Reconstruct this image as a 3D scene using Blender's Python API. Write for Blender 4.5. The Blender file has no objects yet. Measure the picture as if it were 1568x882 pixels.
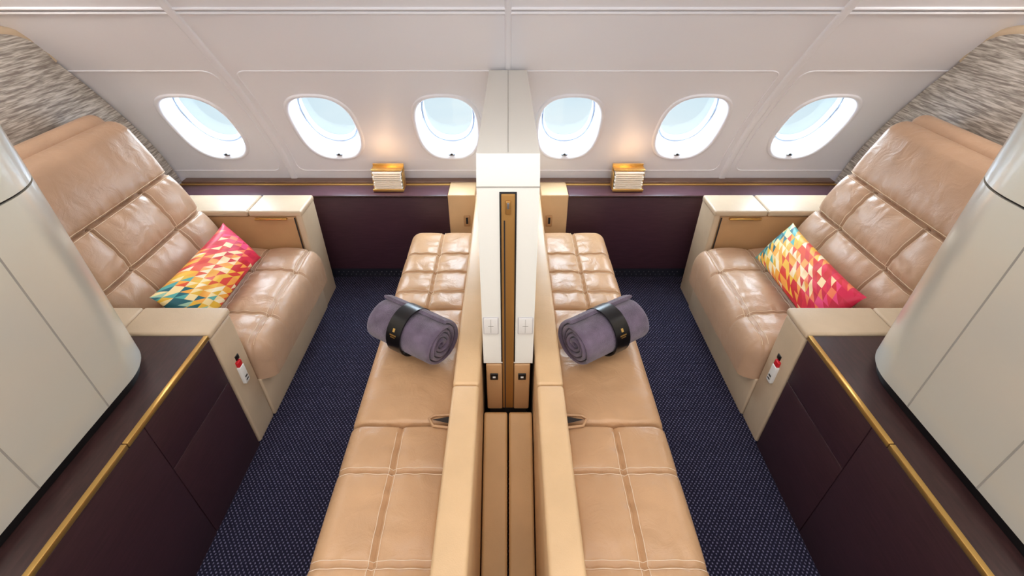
import bpy, bmesh, math
from mathutils import Vector, Matrix, noise
pi=math.pi
scn=bpy.context.scene
try:
    scn.view_settings.view_transform='Standard'
    scn.view_settings.look='None'
except Exception: pass

# ---------------------------------------------------------------- materials
def srgb(h):
    h=h.lstrip('#'); r=[int(h[i:i+2],16)/255 for i in (0,2,4)]
    return tuple((c/12.92 if c<=0.04045 else ((c+0.055)/1.055)**2.4) for c in r)+(1,)
def newmat(name):
    m=bpy.data.materials.new(name); m.use_nodes=True
    nt=m.node_tree; b=nt.nodes['Principled BSDF']
    return m,nt,b
def N(nt,t,**k):
    n=nt.nodes.new(t)
    for a,v in k.items(): setattr(n,a,v)
    return n
def basic(name,col,rough=.5,metal=0,var=.0,vscale=6,bump=0,bscale=200,bdist=.001,coat=0,stretch=(1,1,1),spec=.5):
    m,nt,b=newmat(name)
    c=srgb(col) if isinstance(col,str) else col
    b.inputs['Base Color'].default_value=c
    b.inputs['Roughness'].default_value=rough
    b.inputs['Metallic'].default_value=metal
    b.inputs['Coat Weight'].default_value=coat
    b.inputs['Specular IOR Level'].default_value=spec
    tc=N(nt,'ShaderNodeTexCoord'); mp=N(nt,'ShaderNodeMapping'); mp.inputs['Scale'].default_value=stretch
    nt.links.new(tc.outputs['Object'],mp.inputs['Vector'])
    if var>0:
        n=N(nt,'ShaderNodeTexNoise'); n.inputs['Scale'].default_value=vscale; n.inputs['Detail'].default_value=5
        nt.links.new(mp.outputs[0],n.inputs['Vector'])
        r=N(nt,'ShaderNodeValToRGB')
        r.color_ramp.elements[0].position=.3; r.color_ramp.elements[1].position=.7
        r.color_ramp.elements[0].color=tuple(x*(1-var) for x in c[:3])+(1,)
        r.color_ramp.elements[1].color=tuple(min(1,x*(1+var)) for x in c[:3])+(1,)
        nt.links.new(n.outputs['Fac'],r.inputs[0]); nt.links.new(r.outputs[0],b.inputs['Base Color'])
    if bump>0:
        n=N(nt,'ShaderNodeTexNoise'); n.inputs['Scale'].default_value=bscale; n.inputs['Detail'].default_value=4
        nt.links.new(mp.outputs[0],n.inputs['Vector'])
        bp=N(nt,'ShaderNodeBump'); bp.inputs['Strength'].default_value=bump; bp.inputs['Distance'].default_value=bdist
        nt.links.new(n.outputs['Fac'],bp.inputs['Height']); nt.links.new(bp.outputs[0],b.inputs['Normal'])
    return m
def leather(name,col,rough=.4,wr=.35):
    m,nt,b=newmat(name); c=srgb(col)
    b.inputs['Roughness'].default_value=rough
    tc=N(nt,'ShaderNodeTexCoord')
    n=N(nt,'ShaderNodeTexNoise'); n.inputs['Scale'].default_value=5; n.inputs['Detail'].default_value=6
    nt.links.new(tc.outputs['Object'],n.inputs['Vector'])
    r=N(nt,'ShaderNodeValToRGB'); r.color_ramp.elements[0].position=.3; r.color_ramp.elements[1].position=.72
    r.color_ramp.elements[0].color=tuple(x*.9 for x in c[:3])+(1,); r.color_ramp.elements[1].color=tuple(min(1,x*1.08) for x in c[:3])+(1,)
    nt.links.new(n.outputs['Fac'],r.inputs[0]); nt.links.new(r.outputs[0],b.inputs['Base Color'])
    v=N(nt,'ShaderNodeTexVoronoi'); v.inputs['Scale'].default_value=260
    nt.links.new(tc.outputs['Object'],v.inputs['Vector'])
    b1=N(nt,'ShaderNodeBump'); b1.inputs['Strength'].default_value=.18; b1.inputs['Distance'].default_value=.0012
    nt.links.new(v.outputs['Distance'],b1.inputs['Height'])
    w=N(nt,'ShaderNodeTexNoise'); w.inputs['Scale'].default_value=13; w.inputs['Detail'].default_value=3; w.inputs['Distortion'].default_value=1.2
    nt.links.new(tc.outputs['Object'],w.inputs['Vector'])
    b2=N(nt,'ShaderNodeBump'); b2.inputs['Strength'].default_value=wr; b2.inputs['Distance'].default_value=.014
    nt.links.new(w.outputs['Fac'],b2.inputs['Height']); nt.links.new(b1.outputs[0],b2.inputs['Normal'])
    nt.links.new(b2.outputs[0],b.inputs['Normal'])
    return m
M={}
M['bench']=leather('leather_tan','#c49b74',.36,.3)
M['seat']=leather('leather_rose_tan','#bb987c',.35,.3)
M['cap']=leather('leather_cap','#d3af84',.45,.08)
M['arm']=leather('leather_arm','#c5ae92',.45,.08)
M['armtan']=leather('leather_arm_inner','#b98f63',.5,.05)
M['pads']=leather('leather_pad','#dcb07a',.5,.1)
M['stitch']=basic('stitch_thread','#e4cdb2',.8)
M['white']=basic('sidewall_white','#ebe9ee',.42,bump=.08,bscale=300,bdist=.0005)
M['ceil']=basic('ceiling_cream','#e8e3de',.5)
M['pillar']=basic('pearl_white','#d9d6ca',.3,metal=.35,coat=.3,bump=.03,bscale=90)
M['post']=basic('post_white','#e2dfd6',.38,bump=.06,bscale=400)
M['purple']=basic('purple_veneer','#452a34',.36,var=.15,vscale=14,stretch=(1,1,14),bump=.15,bscale=40)
M['console']=basic('console_veneer','#382127',.38,var=.2,vscale=10,stretch=(14,1,14),bump=.2,bscale=40)
M['ctop']=basic('console_top','#36201f',.36,var=.3,vscale=12,stretch=(10,1.5,1),bump=.2,bscale=60)
M['ledge']=basic('ledge_veneer','#53353e',.28,var=.2,vscale=12,stretch=(1.5,10,1),bump=.1,bscale=60)
M['ledgerear']=basic('ledge_rear_brown','#6e5040',.35,var=.2,vscale=12,stretch=(1.5,10,1))
M['gold']=basic('brushed_gold','#e2b76c',.3,.9)
M['bronze']=basic('bronze_channel','#a97c42',.38,.6)
M['black']=basic('black_plastic','#0c0b0d',.3)
M['groove']=basic('dark_gap','#2a2422',.8)
M['grey']=basic('seam_grey','#9a958c',.6)
M['softgrey']=basic('seam_soft_grey','#b9b5b8',.6)
M['switch']=basic('switch_plate','#dedbd6',.35)
M['paper']=basic('paper','#efe6d8',.8)
M['red']=basic('red_tag','#c31622',.45)
M['metal']=basic('latch_metal','#8f8f92',.3,.8)
M['frame']=basic('window_frame','#f6f8fc',.35)
M['gasket']=basic('window_gasket','#8d96ac',.5)
M['blanket']=basic('plush_plum','#6c5d70',.95,var=.28,vscale=20,bump=.9,bscale=420,bdist=.004,spec=.1)
M['blanket'].node_tree.nodes['Principled BSDF'].inputs['Sheen Weight'].default_value=.4
M['kick']=basic('kick_strip','#22222e',.5)

def carpet():
    m,nt,b=newmat('carpet_navy'); b.inputs['Roughness'].default_value=.95; b.inputs['Specular IOR Level'].default_value=.1
    tc=N(nt,'ShaderNodeTexCoord'); sp=N(nt,'ShaderNodeSeparateXYZ'); nt.links.new(tc.outputs['Object'],sp.inputs[0])
    def mt(op,a,bb=None):
        n=N(nt,'ShaderNodeMath',operation=op)
        for i,x in enumerate((a,bb)):
            if x is None: continue
            if isinstance(x,(int,float)): n.inputs[i].default_value=x
            else: nt.links.new(x,n.inputs[i])
        return n.outputs[0]
    k=2*pi/.0165
    sx=mt('SINE',mt('MULTIPLY',sp.outputs[0],k)); sy=mt('SINE',mt('MULTIPLY',sp.outputs[1],k*.8))
    pr=mt('MULTIPLY',sx,sy)
    no=N(nt,'ShaderNodeTexNoise'); no.inputs['Scale'].default_value=170; nt.links.new(tc.outputs['Object'],no.inputs['Vector'])
    s=mt('ADD',pr,mt('MULTIPLY',mt('SUBTRACT',no.outputs['Fac'],.5),2.0))
    r=N(nt,'ShaderNodeValToRGB'); e=r.color_ramp.elements
    e[0].position=.1; e[0].color=srgb('#1f1d2d'); e[1].position=.9; e[1].color=srgb('#7a758f')
    x=e.new(.4); x.color=srgb('#2e2c40')
    nt.links.new(s,r.inputs[0]); nt.links.new(r.outputs[0],b.inputs['Base Color'])
    bp=N(nt,'ShaderNodeBump'); bp.inputs['Strength'].default_value=.6; bp.inputs['Distance'].default_value=.003
    nt.links.new(s,bp.inputs['Height']); nt.links.new(bp.outputs[0],b.inputs['Normal'])
    return m
M['carpet']=carpet()
def weave():
    m,nt,b=newmat('streaked_wallcovering'); b.inputs['Roughness'].default_value=.5
    tc=N(nt,'ShaderNodeTexCoord'); mp=N(nt,'ShaderNodeMapping'); mp.inputs['Scale'].default_value=(1,7,95)
    nt.links.new(tc.outputs['Object'],mp.inputs[0])
    n=N(nt,'ShaderNodeTexNoise'); n.inputs['Scale'].default_value=1.7; n.inputs['Detail'].default_value=3; n.inputs['Distortion'].default_value=.35
    nt.links.new(mp.outputs[0],n.inputs['Vector'])
    r=N(nt,'ShaderNodeValToRGB'); e=r.color_ramp.elements
    e[0].position=.36; e[0].color=srgb('#857b73'); e[1].position=.64; e[1].color=srgb('#d3ccc3')
    x=e.new(.5); x.color=srgb('#aea59a')
    nt.links.new(n.outputs['Fac'],r.inputs[0]); nt.links.new(r.outputs[0],b.inputs['Base Color'])
    return m
M['weave']=weave()
def tri_mat():
    m,nt,b=newmat('triangle_print'); b.inputs['Roughness'].default_value=.5
    uv=N(nt,'ShaderNodeUVMap'); uv.uv_map='UVMap'
    sp=N(nt,'ShaderNodeSeparateXYZ'); nt.links.new(uv.outputs[0],sp.inputs[0])
    def mt(op,a,bb=None):
        n=N(nt,'ShaderNodeMath',operation=op)
        for i,x in enumerate((a,bb)):
            if x is None: continue
            if isinstance(x,(int,float)): n.inputs[i].default_value=x
            else: nt.links.new(x,n.inputs[i])
        return n.outputs[0]
    a=mt('MULTIPLY',sp.outputs[0],17.); bb=mt('MULTIPLY',sp.outputs[1],8.)
    a2=mt('ADD',a,mt('MULTIPLY',bb,.5))
    fa=mt('FLOOR',a2); fb=mt('FLOOR',bb)
    t=mt('GREATER_THAN',mt('ADD',mt('FRACT',a2),mt('FRACT',bb)),1.)
    cb=N(nt,'ShaderNodeCombineXYZ'); nt.links.new(fa,cb.inputs[0]); nt.links.new(fb,cb.inputs[1]); nt.links.new(t,cb.inputs[2])
    wn=N(nt,'ShaderNodeTexWhiteNoise'); nt.links.new(cb.outputs[0],wn.inputs['Vector'])
    pos=mt('DIVIDE',mt('SUBTRACT',fa,mt('MULTIPLY',fb,.5)),17.)
    p=mt('ADD',pos,mt('MULTIPLY',mt('SUBTRACT',wn.outputs['Value'],.42),.34))
    r=N(nt,'ShaderNodeValToRGB'); r.color_ramp.interpolation='CONSTANT'; e=r.color_ramp.elements
    cols=[(0,'#17606c'),(.05,'#55a8a2'),(.11,'#e9b93a'),(.17,'#f6dca0'),(.22,'#9cc4ac'),(.25,'#f0a83c'),(.32,'#e0532e'),(.37,'#f8e8c4'),(.43,'#f2bb3e'),(.49,'#d93a2c'),(.54,'#f4a14b'),(.6,'#f7d9a8'),(.65,'#cf2630'),(.72,'#ee7a52'),(.78,'#dd2c48'),(.84,'#c9183f'),(.91,'#e8447a'),(.96,'#d21f4a')]
    e[0].position=0; e[0].color=srgb(cols[0][1]); e[1].position=cols[1][0]; e[1].color=srgb(cols[1][1])
    for q,c in cols[2:]:
        x=e.new(q); x.color=srgb(c)
    nt.links.new(p,r.inputs[0]); nt.links.new(r.outputs[0],b.inputs['Base Color'])
    return m
M['tri']=tri_mat()
def glassm():
    m,nt,b=newmat('window_glass'); nt.nodes.remove(b)
    tr=N(nt,'ShaderNodeBsdfTransparent'); gl=N(nt,'ShaderNodeBsdfGlossy'); gl.inputs['Roughness'].default_value=.03
    mx=N(nt,'ShaderNodeMixShader'); mx.inputs[0].default_value=.05
    tr.inputs[0].default_value=(.86,.94,.97,1)
    nt.links.new(tr.outputs[0],mx.inputs[1]); nt.links.new(gl.outputs[0],mx.inputs[2])
    nt.links.new(mx.outputs[0],nt.nodes['Material Output'].inputs[0])
    return m
M['glass']=glassm()

# ---------------------------------------------------------------- helpers
def empty(name,loc=(0,0,0)):
    e=bpy.data.objects.new(name,None); e.empty_display_size=.1; e.location=loc
    scn.collection.objects.link(e); return e
def attach(o,parent):
    if parent is not None:
        o.parent=parent
        o.matrix_parent_inverse=Matrix.Translation(-Vector(parent.location))
def finish(name,bm,mat,parent,smooth=True,ang=35,recalc=True):
    if recalc: bmesh.ops.recalc_face_normals(bm,faces=bm.faces[:])
    me=bpy.data.meshes.new(name); bm.to_mesh(me); bm.free()
    if smooth:
        for p in me.polygons: p.use_smooth=True
        try: me.set_sharp_from_angle(angle=math.radians(ang))
        except Exception: pass
    me.materials.append(mat)
    o=bpy.data.objects.new(name,me); scn.collection.objects.link(o); attach(o,parent)
    return o
def mk(name,verts,faces,mat,parent=None,sx=1,smooth=True,ang=35,recalc=True):
    bm=bmesh.new(); vs=[bm.verts.new((v[0]*sx,v[1],v[2])) for v in verts]
    for f in faces:
        try: bm.faces.new([vs[i] for i in f])
        except ValueError: pass
    return finish(name,bm,mat,parent,smooth,ang,recalc)
def box(name,x0,x1,y0,y1,z0,z1,mat,parent=None,sx=1,bev=.004,seg=3):
    if sx<0: x0,x1=-x1,-x0
    bm=bmesh.new(); bmesh.ops.create_cube(bm,size=1)
    for v in bm.verts:
        v.co=Vector(((x0+x1)/2+v.co.x*(x1-x0),(y0+y1)/2+v.co.y*(y1-y0),(z0+z1)/2+v.co.z*(z1-z0)))
    if bev>0: bmesh.ops.bevel(bm,geom=bm.edges[:],offset=bev,segments=seg,profile=.5,affect='EDGES')
    return finish(name,bm,mat,parent)
def prism(name,pts,axis,a0,a1,mat,parent=None,sx=1,bev=0,seg=3,ang=35):
    def P(p,a):
        if axis=='x': return (a,p[0],p[1])
        if axis=='y': return (p[0],a,p[1])
        return (p[0],p[1],a)
    bm=bmesh.new()
    lo=[bm.verts.new(P(p,a0)) for p in pts]; hi=[bm.verts.new(P(p,a1)) for p in pts]
    n=len(pts); bm.faces.new(lo); bm.faces.new(hi[::-1])
    for i in range(n): bm.faces.new([lo[i],hi[i],hi[(i+1)%n],lo[(i+1)%n]])
    if sx<0:
        for v in bm.verts: v.co.x*=-1
    if bev>0:
        ed=[e for e in bm.edges if len(e.link_faces)==2 and e.calc_face_angle(0)>.6]
        bmesh.ops.bevel(bm,geom=ed,offset=bev,segments=seg,profile=.5,affect='EDGES')
    return finish(name,bm,mat,parent,ang=ang)
def tube(name,pts,r,mat,parent=None,sx=1,cyc=False):
    cu=bpy.data.curves.new(name,'CURVE'); cu.dimensions='3D'; cu.bevel_depth=r; cu.bevel_resolution=2
    s=cu.splines.new('POLY'); s.points.add(len(pts)-1)
    for i,p in enumerate(pts): s.points[i].co=(p[0]*sx,p[1],p[2],1)
    s.use_cyclic_u=cyc
    cu.materials.append(mat)
    o=bpy.data.objects.new(name,cu); scn.collection.objects.link(o); attach(o,parent); return o
def pad(name,u0,u1,v0,v1,T,R,Rz,us,vs,mapf,mat,parent,sx=1,puff=.008,depth=.012,step=.006,wr=.0025,seed=0,stitch=True,vlim=99,sr=.0011):
    ru0,ru1,rv0,rv1=R
    ulist=[u0]+sorted(us)+[u1]; vlist=[v0]+sorted(vs)+[v1]
    def seg(x,L):
        for a,b in zip(L[:-1],L[1:]):
            if x<=b: return max(0,math.sin(pi*(x-a)/(b-a)))
        return 0
    def hgt(u,v,sc=1):
        a=max(0,1-(u-u0)/ru0) if u-u0<u1-u else -max(0,1-(u1-u)/ru1)
        b=max(0,1-(v-v0)/rv0) if v-v0<v1-v else -max(0,1-(v1-v)/rv1)
        rr=math.hypot(a,b); uu,vv=u,v
        if rr>1:
            a/=rr; b/=rr; rr=1
            uu=u0+(1-a)*ru0 if a>0 else (u1-(1+a)*ru1 if a<0 else u)
            vv=v0+(1-b)*rv0 if b>0 else (v1-(1+b)*rv1 if b<0 else v)
        h=T-Rz*(1-math.sqrt(max(0,1-rr*rr)))
        cols=us if v<=vlim else []
        UL=ulist if v<=vlim else [u0,u1]
        h+=puff*math.sqrt(seg(u,UL)*seg(v,vlist))
        fade=1-rr*rr*.6
        for q in cols: h-=depth*fade*(.6*math.exp(-((u-q)/.007)**2)+.4*math.exp(-abs(u-q)/.02))
        for q in vs: h-=depth*fade*(.6*math.exp(-((v-q)/.007)**2)+.4*math.exp(-abs(v-q)/.02))
        if wr: 
            h+=wr*noise.noise(Vector((u*14+seed*7.3,v*14,seed)))*(1-rr)
            dmin=min([abs(u-q) for q in cols]+[9])
            dm2=min([abs(v-q) for q in vs]+[9])
            h+=.0026*math.exp(-dm2/.035)*math.sin(u*95+4*noise.noise(Vector((u*9,v*9,seed))))*(1-rr)
            h+=.0026*math.exp(-dmin/.035)*math.sin(v*95+4*noise.noise(Vector((u*9,v*9,seed+4))))*(1-rr)
        return uu,vv,h
    nu=max(8,int((u1-u0)/step)); nv=max(8,int((v1-v0)/step))
    V=[];F=[]
    for i in range(nu+1):
        for j in range(nv+1):
            V.append(mapf(*hgt(u0+(u1-u0)*i/nu,v0+(v1-v0)*j/nv)))
    W=nv+1
    for i in range(nu):
        for j in range(nv): F.append((i*W+j,(i+1)*W+j,(i+1)*W+j+1,i*W+j+1))
    bd=[i*W for i in range(nu)]+[nu*W+j for j in range(nv)]+[i*W+nv for i in range(nu,0,-1)]+[j for j in range(nv,0,-1)]
    base=len(V)
    for k in bd:
        i,j=divmod(k,W); uu,vv,h=hgt(u0+(u1-u0)*i/nu,v0+(v1-v0)*j/nv)
        V.append(mapf(uu,vv,0))
    n=len(bd)
    for k in range(n): F.append((bd[k],bd[(k+1)%n],base+(k+1)%n,base+k))
    F.append(tuple(range(base,base+n)))
    o=mk(name,V,F,mat,parent,sx,ang=60)
    if stitch:
        k=0; ve=min(v1,vlim)
        for q in us:
            for off in (-.011,.011):
                pts=[mapf(*[c+d for c,d in zip(hgt(q+off,v0+(ve-v0)*t/90),(0,0,.0010))]) for t in range(3,90 if ve<v1 else 88)]
                tube(name+'_stitch_%d'%k,pts,sr,M['stitch'],parent,sx); k+=1
        for q in vs:
            for off in (-.011,.011):
                pts=[mapf(*[c+d for c,d in zip(hgt(u0+(u1-u0)*t/90,q+off),(0,0,.0010))]) for t in range(3,88)]
                tube(name+'_stitch_%d'%k,pts,sr,M['stitch'],parent,sx); k+=1
    return o

# ---------------------------------------------------------------- sidewall profile
ctrl=[(2.835,.48),(2.80,.59),(2.725,.785),(2.615,.985),(2.49,1.165),(2.38,1.305),(2.15,1.573),(1.95,1.76),(1.70,1.93),(1.40,2.06),(1.0,2.13),(.6,2.15)]
prof=[]
for i in range(len(ctrl)-1):
    p0=Vector(ctrl[max(0,i-1)]);p1=Vector(ctrl[i]);p2=Vector(ctrl[i+1]);p3=Vector(ctrl[min(len(ctrl)-1,i+2)])
    for k in range(12):
        t=k/12
        prof.append(.5*((2*p1)+(p2-p0)*t+(2*p0-5*p1+4*p2-p3)*t*t+(3*p1-p0-3*p2+p3)*t**3))
prof.append(Vector(ctrl[-1]))
S=[0]
for a,b in zip(prof[:-1],prof[1:]): S.append(S[-1]+(b-a).length)
def prof_at(s):
    s=min(max(s,0),S[-1]-1e-6)
    for i in range(len(S)-1):
        if s<=S[i+1]:
            t=(s-S[i])/(S[i+1]-S[i]); p=prof[i].lerp(prof[i+1],t)
            a=prof[max(0,i-2)]; b=prof[min(len(prof)-1,i+3)]
            tg=(b-a).normalized(); return p,Vector((-tg[1],tg[0]))
def s_of_z(z):
    for i in range(len(prof)-1):
        if prof[i][1]<=z<=prof[i+1][1]:
            return S[i]+(S[i+1]-S[i])*(z-prof[i][1])/(prof[i+1][1]-prof[i][1])
def W3(x,s,off=0):
    p,n=prof_at(s)
    q=p+n*off
    return (x,q[0],q[1])
SC=s_of_z(.968); WH=.30
A,B,EX=.160,.232,2.7
def sup(a,b,th,e=EX):
    c,s_=math.cos(th),math.sin(th)
    return (a*math.copysign(abs(c)**(2/e),c), b*math.copysign(abs(s_)**(2/e),s_))
PW=.6567
centers=[-2.5*PW,-1.5*PW,-.5*PW,.5*PW,1.5*PW,2.5*PW]
V=[];F=[]
def strip(x0,x1,s0,s1,n):
    b=len(V)
    for j in range(n+1):
        s=s0+(s1-s0)*j/n; V.append(W3(x0,s)); V.append(W3(x1,s))
    for j in range(n): F.append((b+2*j,b+2*j+1,b+2*j+3,b+2*j+2))
XE=3*PW; XW=3.2
strip(-XE,XE,0,SC-WH,14); strip(-XE,XE,SC+WH,S[-1],70)
strip(-XW,-XE,0,S[-1],90); strip(XE,XW,0,S[-1],90)
NS=16
for cx in centers:
    rect=[]
    hw=PW/2
    for k in range(NS): rect.append((hw,-WH+2*WH*k/NS))
    for k in range(NS): rect.append((hw-2*hw*k/NS,WH))
    for k in range(NS): rect.append((-hw,WH-2*WH*k/NS))
    for k in range(NS): rect.append((-hw+2*hw*k/NS,-WH))
    n=len(rect); rings=[]
    inner=[]
    for (rx,rs) in rect:
        th=math.atan2(rs/WH,rx/hw); 
        inner.append(sup(A*1.15,B*1.10,th))
    for t in (0,.25,.5,.75,.92,1):
        b=len(V)
        for (p,q) in zip(rect,inner):
            V.append(W3(cx+p[0]+(q[0]-p[0])*t, SC+p[1]+(q[1]-p[1])*t))
        rings.append(b)
    for b0,b1 in zip(rings[:-1],rings[1:]):
        for k in range(n): F.append((b0+k,b0+(k+1)%n,b1+(k+1)%n,b1+k))
wall=mk('wall_window',V,F,M['white'],None,1,True,60)
# windows
for wi,cx in enumerate(centers):
    e=empty('window_%d'%(wi+1),W3(cx,SC))
    n=72
    def loft(name,specs,ex,mat,ang):
        V=[];F=[]
        for (a,b,o) in specs:
            for k in range(n):
                x,s=sup(a,b,2*pi*k/n,ex); V.append(W3(cx+x,SC+s,o))
        for r in range(len(specs)-1):
            for k in range(n): F.append((r*n+k,r*n+(k+1)%n,(r+1)*n+(k+1)%n,(r+1)*n+k))
        mk(name,V,F,mat,e,1,True,ang)
    loft('bezel',[(A*1.16,B*1.105,-.004),(A*1.145,B*1.095,.006),(A*1.12,B*1.08,.010),(A*1.07,B*1.05,.010),(A*1.02,B*1.015,.006),(A,B,.0)],EX,M['white'],70)
    loft('reveal',[(A,B,.0),(A*.975,B*.98,-.010),(A*.93,B*.92,-.055),(A*.89,B*.87,-.095)],EX,M['frame'],70)
    loft('gasket',[(A*.89,B*.87,-.095),(A*.875,B*.855,-.089),(A*.84,B*.825,-.089),(A*.815,B*.805,-.102),(A*.815,B*.805,-.125)],2.4,M['gasket'],50)
    V=[W3(cx,SC,-.112)]+[W3(cx+sup(A*.83,B*.82,2*pi*k/n,2.4)[0],SC+sup(A*.83,B*.82,2*pi*k/n,2.4)[1],-.112) for k in range(n)]
    mk('glass',V,[(0,1+k,1+(k+1)%n) for k in range(n)],M['glass'],e,1,True)
    bm=bmesh.new(); bmesh.ops.create_uvsphere(bm,u_segments=20,v_segments=10,radius=1)
    c=Vector(W3(cx,SC-B*.955,-.004))
    for v in bm.verts: v.co=Vector((v.co.x*.021,v.co.y*.010,v.co.z*.008))+c
    finish('latch',bm,M['metal'],e)
    bm=bmesh.new(); bmesh.ops.create_uvsphere(bm,u_segments=16,v_segments=8,radius=1)
    for v in bm.verts: v.co=Vector((v.co.x*.008,v.co.y*.006,v.co.z*.006))+c+Vector((0,-.007,.004))
    finish('latch_button',bm,M['groove'],e)

def rib(name,x,w,s0,s1,h,mat):
    V=[];F=[];n=60; cs=[(-w/2,-.002),(-w/2+.004,h*.8),(-w/2+.010,h),(w/2-.010,h),(w/2-.004,h*.8),(w/2,-.002)]
    for j in range(n+1):
        s=s0+(s1-s0)*j/n
        for (dx,o) in cs: V.append(W3(x+dx,s,o))
    m=len(cs)
    for j in range(n):
        for k in range(m-1): F.append((j*m+k,j*m+k+1,(j+1)*m+k+1,(j+1)*m+k))
    return mk(name,V,F,mat,None,1,True,60)
s157=s_of_z(1.573); s13=s_of_z(1.305); slo=s_of_z(.66)
rib('trim_1',-2*PW,.042,.05,s157+.75,.010,M['white'])
rib('trim_2',2*PW,.042,.05,s157+.75,.010,M['white'])
rib('trim_3',0,.030,s13-.02,s157+.75,.010,M['white'])
for nm,ss in (('trim_4',s157+.011),('trim_5',s157-.011)):
    tube(nm,[W3(x,ss,.001) for x in (-3,3)],.0065,M['white'])
tube('trim_6',[W3(x,s157,.0) for x in (-3,3)],.003,M['softgrey'])
def outline(name,x0,x1,s0,s1,r,mir=1):
    pts=[]
    for (cx,cs,a0) in ((x1-r,s1-r,0),(x0+r,s1-r,90),(x0+r,s0+r,180),(x1-r,s0+r,270)):
        for k in range(7):
            a=math.radians(a0+15*k); pts.append((cx+r*math.cos(a),cs+r*math.sin(a)))
    full=[]
    for i in range(len(pts)):
        p=pts[i];q=pts[(i+1)%len(pts)]; m=max(1,int(math.dist(p,q)/.04))
        for k in range(m): full.append((p[0]+(q[0]-p[0])*k/m,p[1]+(q[1]-p[1])*k/m))
    tube(name,[W3(x*mir,s,.0005) for x,s in full],.0036,M['white'],None,1,True)
outline('trim_7',-2*PW+.05,-.025,slo,s13,.05)
outline('trim_8',-2*PW+.05,-.025,slo,s13,.05,-1)
outline('trim_9',-3*PW-.3,-2*PW-.05,slo,s13,.05)
outline('trim_10',-3*PW-.3,-2*PW-.05,slo,s13,.05,-1)

# ---------------------------------------------------------------- room shell
box('floor',-3.2,3.2,-1.6,2.84,-.05,0,M['carpet'],bev=0)
box('ceiling',-3.2,3.2,-1.6,.62,2.15,2.2,M['ceil'],bev=0)
box('wall_aisle',-3.2,3.2,-1.65,-1.6,0,2.2,M['ceil'],bev=0)
box('wall_left',-3.25,-3.2,-1.6,2.84,0,2.2,M['ceil'],bev=0)
box('wall_right',3.2,3.25,-1.6,2.84,0,2.2,M['ceil'],bev=0)

# window ledge cabinet (one per suite)
for sx in (1,-1):
    e=empty('window_ledge_cabinet',(-1.2*sx,2.68,.3))
    box('front_panel',-1.98,-.352,2.59,2.62,.07,.572,M['purple'],e,sx,.002)
    box('kick_strip',-1.98,-.352,2.598,2.62,.0,.068,M['kick'],e,sx,0)
    for i in range(48):
        x=-1.10+i*.0155
        for z in (.022,.042):
            if (i%2==0)==(z>.03): box('kick_dot',x-.003,x+.003,2.595,2.598,z-.003,z+.003,M['metal'],e,sx,0)
    box('ledge_top',-1.98,-.352,2.575,2.83,.574,.590,M['ledge'],e,sx,.004)
    box('ledge_front_edge',-1.98,-.352,2.5735,2.5765,.577,.587,M['ctop'],e,sx,.001)
    box('ledge_gold_line',-1.98,-.10,2.714,2.732,.590,.596,M['gold'],e,sx,.001)
    box('ledge_rear',-1.98,-.10,2.735,2.81,.590,.604,M['ledgerear'],e,sx,.004)
    box('end_cap',-.350,-.19,2.56,2.83,.0,.600,M['cap'],e,sx,.008)
    box('end_cap_latch',-.262,-.225,2.548,2.56,.40,.47,M['armtan'],e,sx,.004)
    box('end_cap_latch_slot',-.25,-.237,2.545,2.549,.42,.46,M['groove'],e,sx,.001)

# headboard partition (streaked wallcovering)
for sx in (1,-1):
    e=empty('wall_partition_left' if sx>0 else 'wall_partition_right',(-2.0*sx,1.6,.8))
    pts=[(-.2,0),(2.80,0)]
    top=1.50
    ps=[]
    for z in [.3+.05*i for i in range(22)]:
        if z<.5: ps.append((2.80,z)); continue
        s=s_of_z(z); p,n=prof_at(s); ps.append((p[0]-.012,z))
    ps=[p for p in ps if p[1]<=1.36]
    pts+=ps
    yl=ps[-1][0]
    for k in range(1,9):
        a=math.radians(90*k/8)
        pts.append((yl-.012-.22*(1-math.cos(a))-.02*k/8, 1.36+(top-1.36)*math.sin(a)))
    pts+=[(1.2,top),(-.2,top)]
    prism('panel',pts,'x',-2.06,-2.012,M['weave'],e,sx)
    edge=[(-2.035,p[0],p[1]+.004) for p in pts[2+len(ps)-1:]]
    tube('edge_trim',edge,.0255,M['arm'],e,sx)

# ---------------------------------------------------------------- divider column
e=empty('divider_column',(0,1.8,.8))
pts=[(1.216,.592),(1.216,1.262),(1.228,1.29),(1.262,1.335),(2.35,1.315)]
for z in (1.25,1.15,1.05,.95,.85,.75,.65):
    p,n=prof_at(s_of_z(z)); pts.append((p[0]-.008,z))
pts+=[(2.70,.615),(2.55,.61),(2.55,.592)]
prism('body',pts,'x',-.086,.086,M['post'],e,1,.006)
box('lower_core',-.07,.07,1.23,2.55,.0,.59,M['groove'],e,1,.002)
for sx in (1,-1):
    box('lower_block',-.078,-.021,1.212,1.26,.352,.588,M['armtan'],e,sx,.005)
    box('switch_plate_rim',-.082,-.032,1.2125,1.2165,.731,.802,M['softgrey'],e,sx,.001)
    box('switch_plate',-.080,-.034,1.211,1.2165,.733,.800,M['switch'],e,sx,.002)
    box('switch_plate_line',-.0575,-.0565,1.2102,1.2112,.738,.795,M['grey'],e,sx,0)
    box('switch_mark',-.066,-.048,1.2102,1.2112,.766,.768,M['grey'],e,sx,0)
    box('call_button',-.064,-.036,1.207,1.2125,.515,.546,M['black'],e,sx,.002)
    box('call_button_icon',-.055,-.045,1.2062,1.2072,.526,.534,M['switch'],e,sx,0)
box('cap_joint',-.0868,.0868,1.2146,1.30,1.258,1.2605,M['grey'],e,1,0)
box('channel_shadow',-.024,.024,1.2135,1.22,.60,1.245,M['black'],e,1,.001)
box('bronze_channel',-.0195,.0195,1.210,1.24,.36,1.24,M['bronze'],e,1,.003)
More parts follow.
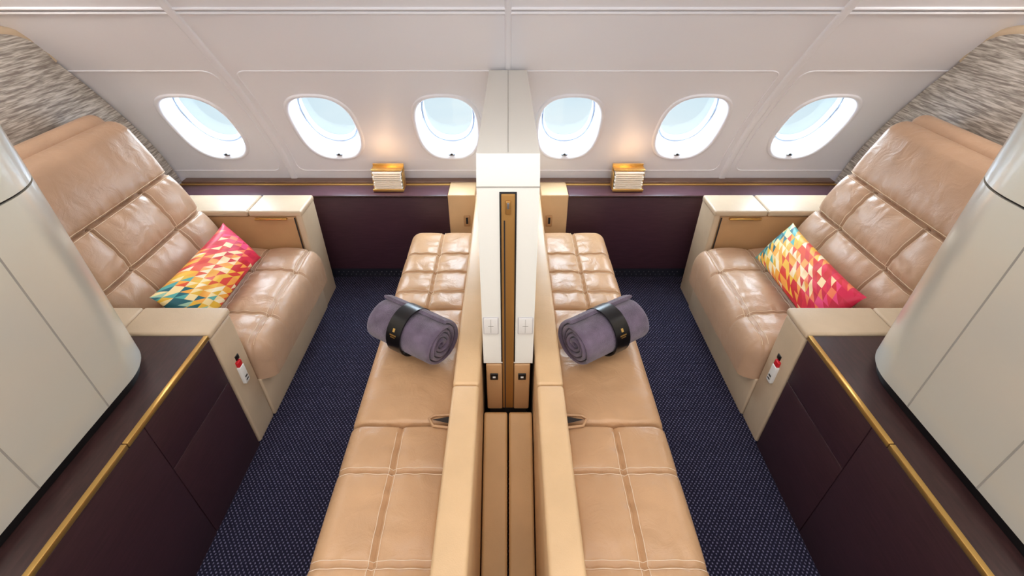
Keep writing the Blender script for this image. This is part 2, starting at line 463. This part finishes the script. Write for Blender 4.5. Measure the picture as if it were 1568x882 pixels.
box('channel_groove',-.0125,-.0085,1.2085,1.211,.36,1.16,M['groove'],e,1,0)
box('channel_latch',-.008,.008,1.204,1.212,1.18,1.222,M['bronze'],e,1,.003)
box('channel_latch_pin',-.003,.003,1.200,1.205,1.20,1.218,M['metal'],e,1,.001)
tube('top_seam',[(0,1.27,1.3355),(0,2.34,1.3165)],.0008,M['grey'],e)

# floor-level centre pads
e=empty('centre_bolster',(0,.95,.15))
def slope(u,v,h):
    d=Vector((-.52,-.30)).normalized()
    n=Vector((d[1],-d[0])); 
    if n[1]<0: n=-n
    p=Vector((1.205,.335))+d*v+n*h
    return (u,p[0],p[1])
for sx in (1,-1):
    pad('pad',-.090,-.003,0,.60,.03,(.006,.006,.01,.01),.006,[],[],slope,M['pads'],e,sx,puff=.002,step=.005,stitch=False,wr=.001)

# ---------------------------------------------------------------- partition walls beside the benches
for sx in (1,-1):
    e=empty('low_partition',(-.14*sx,1.4,.3))
    box('rail_near',-.182,-.094,.05,1.088,.0,.622,M['cap'],e,sx,.012,4)
    box('rail_far',-.182,-.094,1.091,2.545,.0,.622,M['cap'],e,sx,.012,4)

# ---------------------------------------------------------------- benches
def flat(z0):
    return lambda u,v,h:(u,v,z0+h)
for sx in (1,-1):
    e=empty('ottoman_bench',(-.36*sx,1.3,.2))
    box('base',-.525,-.19,.06,2.38,0,.335,M['arm'],e,sx,.01)
    cxm=-.365
    pad('far_cushion',-.545,-.184,1.70,2.42,.115,(.06,.03,.015,.06),.05,[cxm],[1.83,1.995,2.165],flat(.335),M['bench'],e,sx,seed=1)
    pad('middle_cushion',-.545,-.184,1.065,1.70,.115,(.06,.03,.015,.015),.045,[],[],flat(.335),M['bench'],e,sx,seed=2,puff=.012,wr=.005)
    pad('near_cushion',-.545,-.184,.08,1.065,.115,(.06,.03,.03,.015),.045,[cxm],[.35,.605,.885],flat(.335),M['bench'],e,sx,seed=3)
    mk('belt_slot',[(-.262,1.078,.457),(-.19,1.050,.468),(-.19,1.085,.468)],[(0,1,2)],M['groove'],e,sx)
    tube('belt_loop',[(-.19,1.095,.462),(-.255,1.092,.462),(-.272,1.078,.462),(-.255,1.048,.462),(-.19,1.040,.462)],.005,M['bench'],e,sx)

# ---------------------------------------------------------------- seats
XF=-1.09
for sx in (1,-1):
    e=empty('airplane_seat',(-1.4*sx,1.87,.4))
    box('arm_near',-1.78,XF,1.318,1.468,.0,.612,M['arm'],e,sx,.012,4)
    box('arm_near_top_rear',-1.78,-1.417,1.314,1.472,.612,.642,M['arm'],e,sx,.012,4)
    box('arm_near_top_front',-1.415,XF+.004,1.314,1.472,.612,.642,M['arm'],e,sx,.012,4)
    box('arm_far',-1.78,XF-.035,2.285,2.47,.0,.605,M['armtan'],e,sx,.01,4)
    box('arm_far_front',XF-.035,XF,2.280,2.478,.0,.622,M['arm'],e,sx,.010,4)
    box('arm_far_lid_rear',-1.78,-1.372,2.278,2.48,.607,.640,M['arm'],e,sx,.010,4)
    box('arm_far_lid_front',-1.368,XF+.002,2.278,2.48,.607,.640,M['arm'],e,sx,.010,4)
    box('arm_far_handle',-1.34,-1.17,2.268,2.284,.592,.602,M['gold'],e,sx,.003)
    box('arm_far_joint',-1.135,-1.128,2.281,2.284,.10,.60,M['groove'],e,sx,0)
    box('base',-1.75,XF+.006,1.47,2.283,.0,.235,M['arm'],e,sx,.01)
    pad('seat_cushion',-1.62,-1.022,1.475,2.275,.205,(.03,.10,.05,.05),.10,[-1.30,-1.085],[1.69,2.035],flat(.23),M['seat'],e,sx,puff=.016,depth=.016,seed=5)
    ev=Vector((-.392,.92)); nv=Vector((.92,.392))
    def back(u,v,h,T=.15):
        p=Vector((-1.46,.40))+ev*v+nv*(h-T)
        return (p[0],u,p[1])
    pad('back_cushion',1.485,2.265,-.02,.815,.15,(.06,.06,.02,.08),.07,[1.69,2.035],[.10,.30,.513],back,M['seat'],e,sx,puff=.024,depth=.024,seed=6,vlim=.513,wr=.002,sr=.0015)
    pad('headrest_flap',1.50,2.25,.775,.868,.13,(.06,.06,.03,.05),.05,[],[],lambda u,v,h: back(u,v,h,.190),M['seat'],e,sx,puff=.004,seed=8,wr=0)
    tube('headrest_flap_stitch',[back(u,.842,.124,.190) for u in (1.58,1.9,2.18)],.001,M['stitch'],e,sx)
    pad('back_shell',1.49,2.26,-.25,.83,.07,(.06,.06,.02,.08),.05,[],[],lambda u,v,h: back(u,v,h,.21),M['arm'],e,sx,stitch=False,step=.02,wr=0)
    box('belt_holder',XF-.004,XF+.014,1.372,1.406,.315,.405,M['switch'],e,sx,.005)
    box('belt_holder_slot',XF+.0135,XF+.0152,1.381,1.397,.345,.352,M['groove'],e,sx,0)
    box('belt_holder_slot_low',XF+.0135,XF+.0152,1.381,1.397,.33,.335,M['groove'],e,sx,0)
    box('red_tag',XF-.002,XF+.012,1.376,1.404,.402,.430,M['red'],e,sx,.004)
    box('strap',XF-.002,XF+.004,1.388,1.412,.430,.452,M['black'],e,sx,.002)

# ---------------------------------------------------------------- pillows
def pillow(sx,flip,L=.61,H=.24,T=.12,c=(-1.348,1.815,.557),tilt=58,yaw=0,roll=0):
    n=56;m=28
    bm=bmesh.new(); uvl=bm.loops.layers.uv.new('UVMap')
    grid={}
    for side in (1,-1):
        for i in range(n+1):
            for j in range(m+1):
                u=-1+2*i/n; v=-1+2*j/m
                bord=(i in (0,n) or j in (0,m))
                if side==-1 and bord: grid[(side,i,j)]=grid[(1,i,j)]; continue
                x=u*L/2*(1-.05*(1-v*v)*(u**4))
                y=v*H/2*(1-.09*(1-u**4)*(v**4))
                h=T/2*((1-u**4)*(1-v*v))**.5*(1-.25*u*u*v*v)
                h+=.007*noise.noise(Vector((u*5,v*4,side)))*(1-u*u)*(1-v*v)
                grid[(side,i,j)]=bm.verts.new((x,y,side*h))
    for side in (1,-1):
        for i in range(n):
            for j in range(m):
                q=[(i,j),(i+1,j),(i+1,j+1),(i,j+1)]
                if side==-1: q=q[::-1]
                try: f=bm.faces.new([grid[(side,a,b)] for a,b in q])
                except ValueError: continue
                for lp,(a,b) in zip(f.loops,q):
                    uu=a/n
                    lp[uvl].uv=((1-uu) if flip else uu,b/m)
    t=math.radians(tilt)
    ex=Vector((math.sin(yaw),math.cos(yaw),0)); 
    ey=Vector((-math.cos(t)*math.cos(yaw),math.cos(t)*math.sin(yaw),math.sin(t))); ez=ex.cross(ey)
    ca,sa=math.cos(roll),math.sin(roll)
    e2x=ex*ca+ey*sa; e2y=-ex*sa+ey*ca
    for v in bm.verts:
        p=e2x*v.co.x+e2y*v.co.y+ez*v.co.z+Vector(c)
        v.co=Vector((p.x*sx,p.y,p.z))
    return finish('throw_pillow',bm,M['tri'],None,ang=80)
pillow(1,False)
pillow(-1,True)

# ---------------------------------------------------------------- blanket rolls
def blanket(sx):
    c=Vector((-.375,1.415,.571)); R0=.098; L=.31
    e=empty('blanket_roll',(c.x*sx,c.y,c.z))
    yaw=math.radians(-32)
    ax=Vector((math.cos(yaw),math.sin(yaw),0)); up=Vector((0,0,1)); sd=ax.cross(up)
    turns=4.6; pitch=.0178; nt=220
    V=[];F=[]
    def ring(th,off,l):
        r=R0-pitch*th/(2*pi)-off
        edge=min(1,(L/2-abs(l))/.014); rnd=(1-math.sqrt(max(0,1-(1-edge)**2)))*.007
        r2=r-rnd if off==0 else r+rnd
        r2*=1+.016*noise.noise(Vector((math.cos(th)*2,math.sin(th)*2,l*14)))
        th2=th+1.9
        sq=.95 if math.sin(th2)<0 else 1
        return c+ax*(l+.005*math.sin(th*1.3))+(sd*math.cos(th2)+up*math.sin(th2)*sq)*r2
    ls=[-L/2,-L/2+.004,-L/2+.012]+[-L/2+.02+(L-.04)*k/14 for k in range(15)]+[L/2-.012,L/2-.004,L/2]
    m=len(ls)
    for off in (0,.0150):
        for i in range(nt+1):
            th=turns*2*pi*i/nt
            for l in ls: 
                p=ring(th,off,l); V.append((p.x,p.y,p.z))
    o2=(nt+1)*m
    for i in range(nt):
        for k in range(m-1):
            F.append((i*m+k,(i+1)*m+k,(i+1)*m+k+1,i*m+k+1))
            F.append((o2+i*m+k,o2+i*m+k+1,o2+(i+1)*m+k+1,o2+(i+1)*m+k))
        F.append((i*m,o2+i*m,o2+(i+1)*m,(i+1)*m))
        F.append((i*m+m-1,(i+1)*m+m-1,o2+(i+1)*m+m-1,o2+i*m+m-1))
    for i in (0,nt):
        for k in range(m-1): F.append((i*m+k,i*m+k+1,o2+i*m+k+1,o2+i*m+k))
    mk('roll',V,F,M['blanket'],e,sx,ang=70)
    V=[];F=[]
    w=.033;ns=64
    def bandpt(a,l,r):
        sq=.95 if math.sin(a)<0 else 1
        return c+ax*(l-.005)+(sd*math.cos(a)+up*math.sin(a)*sq)*r
    for (l,r) in ((-w,R0-.004),(-w,R0+.0022),(w,R0+.0022),(w,R0-.004)):
        for k in range(ns):
            p=bandpt(2*pi*k/ns,l,r); V.append((p.x,p.y,p.z))
    for r in range(3):
        for k in range(ns): F.append((r*ns+k,r*ns+(k+1)%ns,(r+1)*ns+(k+1)%ns,(r+1)*ns+k))
    mk('paper_band',V,F,M['black'],e,sx)
    a0=(0 if sd.y<0 else pi)
    for (da,h,w2) in ((.62,.007,.010),(.42,.0025,.030),(.34,.002,.022)):
        V=[]
        aa=a0+da if a0==0 else a0-da
        for (a,l) in ((-h,-w2/2),(-h,w2/2),(h,w2/2),(h,-w2/2)):
            p=bandpt(aa+a/R0,l,R0+.0030); V.append((p.x,p.y,p.z))
        mk('crest_print',V,[(0,1,2,3)],M['gold'],e,sx)
blanket(1); blanket(-1)

# ---------------------------------------------------------------- side consoles and curved pillars
for sx in (1,-1):
    e=empty('side_console',(-1.4*sx,.5,.3))
    box('upper_drawer',-1.76,-1.092,.9235,1.308,.403,.616,M['console'],e,sx,.0015)
    box('lower_front',-1.76,-1.092,.9235,1.308,.0,.400,M['console'],e,sx,.0015)
    box('near_front',-1.76,-1.092,-.3,.9205,.0,.616,M['console'],e,sx,.0015)
    box('top',-1.76,-1.104,-.3,1.31,.617,.636,M['ctop'],e,sx,.002)
    box('gold_edge',-1.104,-1.088,.85,1.31,.620,.638,M['gold'],e,sx,.002)
    box('gold_edge_near',-1.104,-1.088,-.3,.847,.620,.638,M['gold'],e,sx,.002)
    def plan(ins):
        x=-1.193-ins; r=.21; yy=1.262-ins
        P=[(x,-.3),(x,yy-r)]
        for k in range(1,20):
            a=math.radians(90*k/20); P.append((x-r+r*math.cos(a),yy-r+r*math.sin(a)))
        P+=[(x-r,yy),(-1.75,yy),(-1.75,-.3)]
        return P
    e=empty('curved_privacy_pillar',(-1.45*sx,.6,1.2))
    prism('plinth',plan(.012),'z',.637,.672,M['black'],e,sx)
    prism('lower_shell',plan(0),'z',.672,1.296,M['pillar'],e,sx,ang=30)
    prism('joint',plan(.006),'z',1.296,1.302,M['groove'],e,sx)
    prism('upper_shell',plan(0),'z',1.302,2.06,M['pillar'],e,sx,ang=30)
    for y in (.954,.69,.43):
        box('shell_seam',-1.20,-1.1922,y-.0025,y+.0025,.672,2.06,M['grey'],e,sx,0)

# ---------------------------------------------------------------- brochure holders
for sx in (1,-1):
    e=empty('brochure_holder',(-.70*sx,2.655,.65))
    x0,x1=-.79,-.61
    box('base',x0,x1,2.615,2.700,.596,.603,M['gold'],e,sx,.002)
    box('front_lip',x0,x1,2.613,2.619,.596,.612,M['gold'],e,sx,.002)
    box('rear_plate',x0,x1,2.694,2.700,.600,.735,M['gold'],e,sx,.002)
    for xx in (x0,x1-.005): box('side_post',xx,xx+.005,2.64,2.698,.600,.70,M['gold'],e,sx,.002)
    for k in range(9):
        z=.605+k*.0118
        box('booklet',x0+.009+.002*math.sin(k*2),x1-.009+.002*math.cos(k*3),2.620+.0015*math.sin(k*5),2.690,z,z+.0085,M['paper'],e,sx,.002)
    box('top_frame',x0,x1,2.635,2.698,.715,.721,M['gold'],e,sx,.002)
    l=bpy.data.lights.new('ledge_lamp','POINT'); l.energy=.5; l.color=(1,.62,.34); l.shadow_soft_size=.05
    lo=bpy.data.objects.new('ledge_lamp',l); lo.location=(-.70*sx,2.58,.80); scn.collection.objects.link(lo)

# ---------------------------------------------------------------- lights
def area(name,loc,sx_,sy_,en,col,rot=(0,0,0)):
    l=bpy.data.lights.new(name,'AREA'); l.shape='RECTANGLE'; l.size=sx_; l.size_y=sy_; l.energy=en; l.color=col
    o=bpy.data.objects.new(name,l); o.location=loc; o.rotation_euler=rot; scn.collection.objects.link(o)
area('ceiling_lamp',(0,-.35,2.13),3.6,.5,26,(1,.98,.96),(math.radians(18),0,0))
area('ceiling_lamp',(0,.75,2.12),3.0,.3,16,(1,.99,.98))
area('aisle_fill',(0,-1.5,1.45),4.5,.9,36,(.97,.97,1),(math.radians(90),0,0))  # added fill light behind the camera, brightens the window wall; no fixture there
area('reading_lamp',(-2.5,1.6,1.95),.5,.5,8,(1,.78,.5))
area('reading_lamp',(2.5,1.6,1.95),.5,.5,8,(1,.78,.5))
area('seat_lamp',(-1.75,1.9,1.83),.3,.5,9,(1,.96,.92))
area('seat_lamp',(1.75,1.9,1.83),.3,.5,9,(1,.96,.92))

w=bpy.data.worlds.new('sky'); scn.world=w; w.use_nodes=True; nt=w.node_tree
bg=nt.nodes['Background']
tc=N(nt,'ShaderNodeTexCoord'); sp=N(nt,'ShaderNodeSeparateXYZ'); nt.links.new(tc.outputs['Generated'],sp.inputs[0])
mr=N(nt,'ShaderNodeMapRange'); mr.inputs[1].default_value=-1; mr.inputs[2].default_value=1; nt.links.new(sp.outputs[2],mr.inputs[0])
no=N(nt,'ShaderNodeTexNoise'); no.inputs['Scale'].default_value=5; no.inputs['Detail'].default_value=4
mp=N(nt,'ShaderNodeMapping'); mp.inputs['Scale'].default_value=(1,1,4); nt.links.new(tc.outputs['Generated'],mp.inputs[0]); nt.links.new(mp.outputs[0],no.inputs['Vector'])
ad=N(nt,'ShaderNodeMath',operation='MULTIPLY_ADD'); ad.inputs[1].default_value=.12; nt.links.new(no.outputs['Fac'],ad.inputs[0])
sb=N(nt,'ShaderNodeMath',operation='SUBTRACT'); sb.inputs[1].default_value=.06; nt.links.new(mr.outputs[0],sb.inputs[0]); nt.links.new(sb.outputs[0],ad.inputs[2])
r=N(nt,'ShaderNodeValToRGB'); e=r.color_ramp.elements
e[0].position=.28; e[0].color=(.95,.97,.98,1); e[1].position=.6; e[1].color=(.8,.9,1,1)
x=e.new(.35); x.color=(.84,.91,.94,1); x=e.new(.42); x.color=(.68,.82,.90,1); x=e.new(.5); x.color=(.9,.96,1,1)
nt.links.new(ad.outputs[0],r.inputs[0])
st=N(nt,'ShaderNodeMapRange'); st.inputs[1].default_value=.44; st.inputs[2].default_value=.6; st.inputs[3].default_value=1.08; st.inputs[4].default_value=24
nt.links.new(mr.outputs[0],st.inputs[0])
nt.links.new(r.outputs[0],bg.inputs[0]); nt.links.new(st.outputs[0],bg.inputs[1])

# ---------------------------------------------------------------- camera
cd=bpy.data.cameras.new('camera'); cam=bpy.data.objects.new('camera',cd)
cam.location=(0,0,1.81); cam.rotation_euler=(math.radians(90-36.2),0,0)
cd.sensor_width=36; cd.lens=36*739/1568; cd.shift_x=.0038; cd.clip_start=.02
scn.collection.objects.link(cam); scn.camera=cam
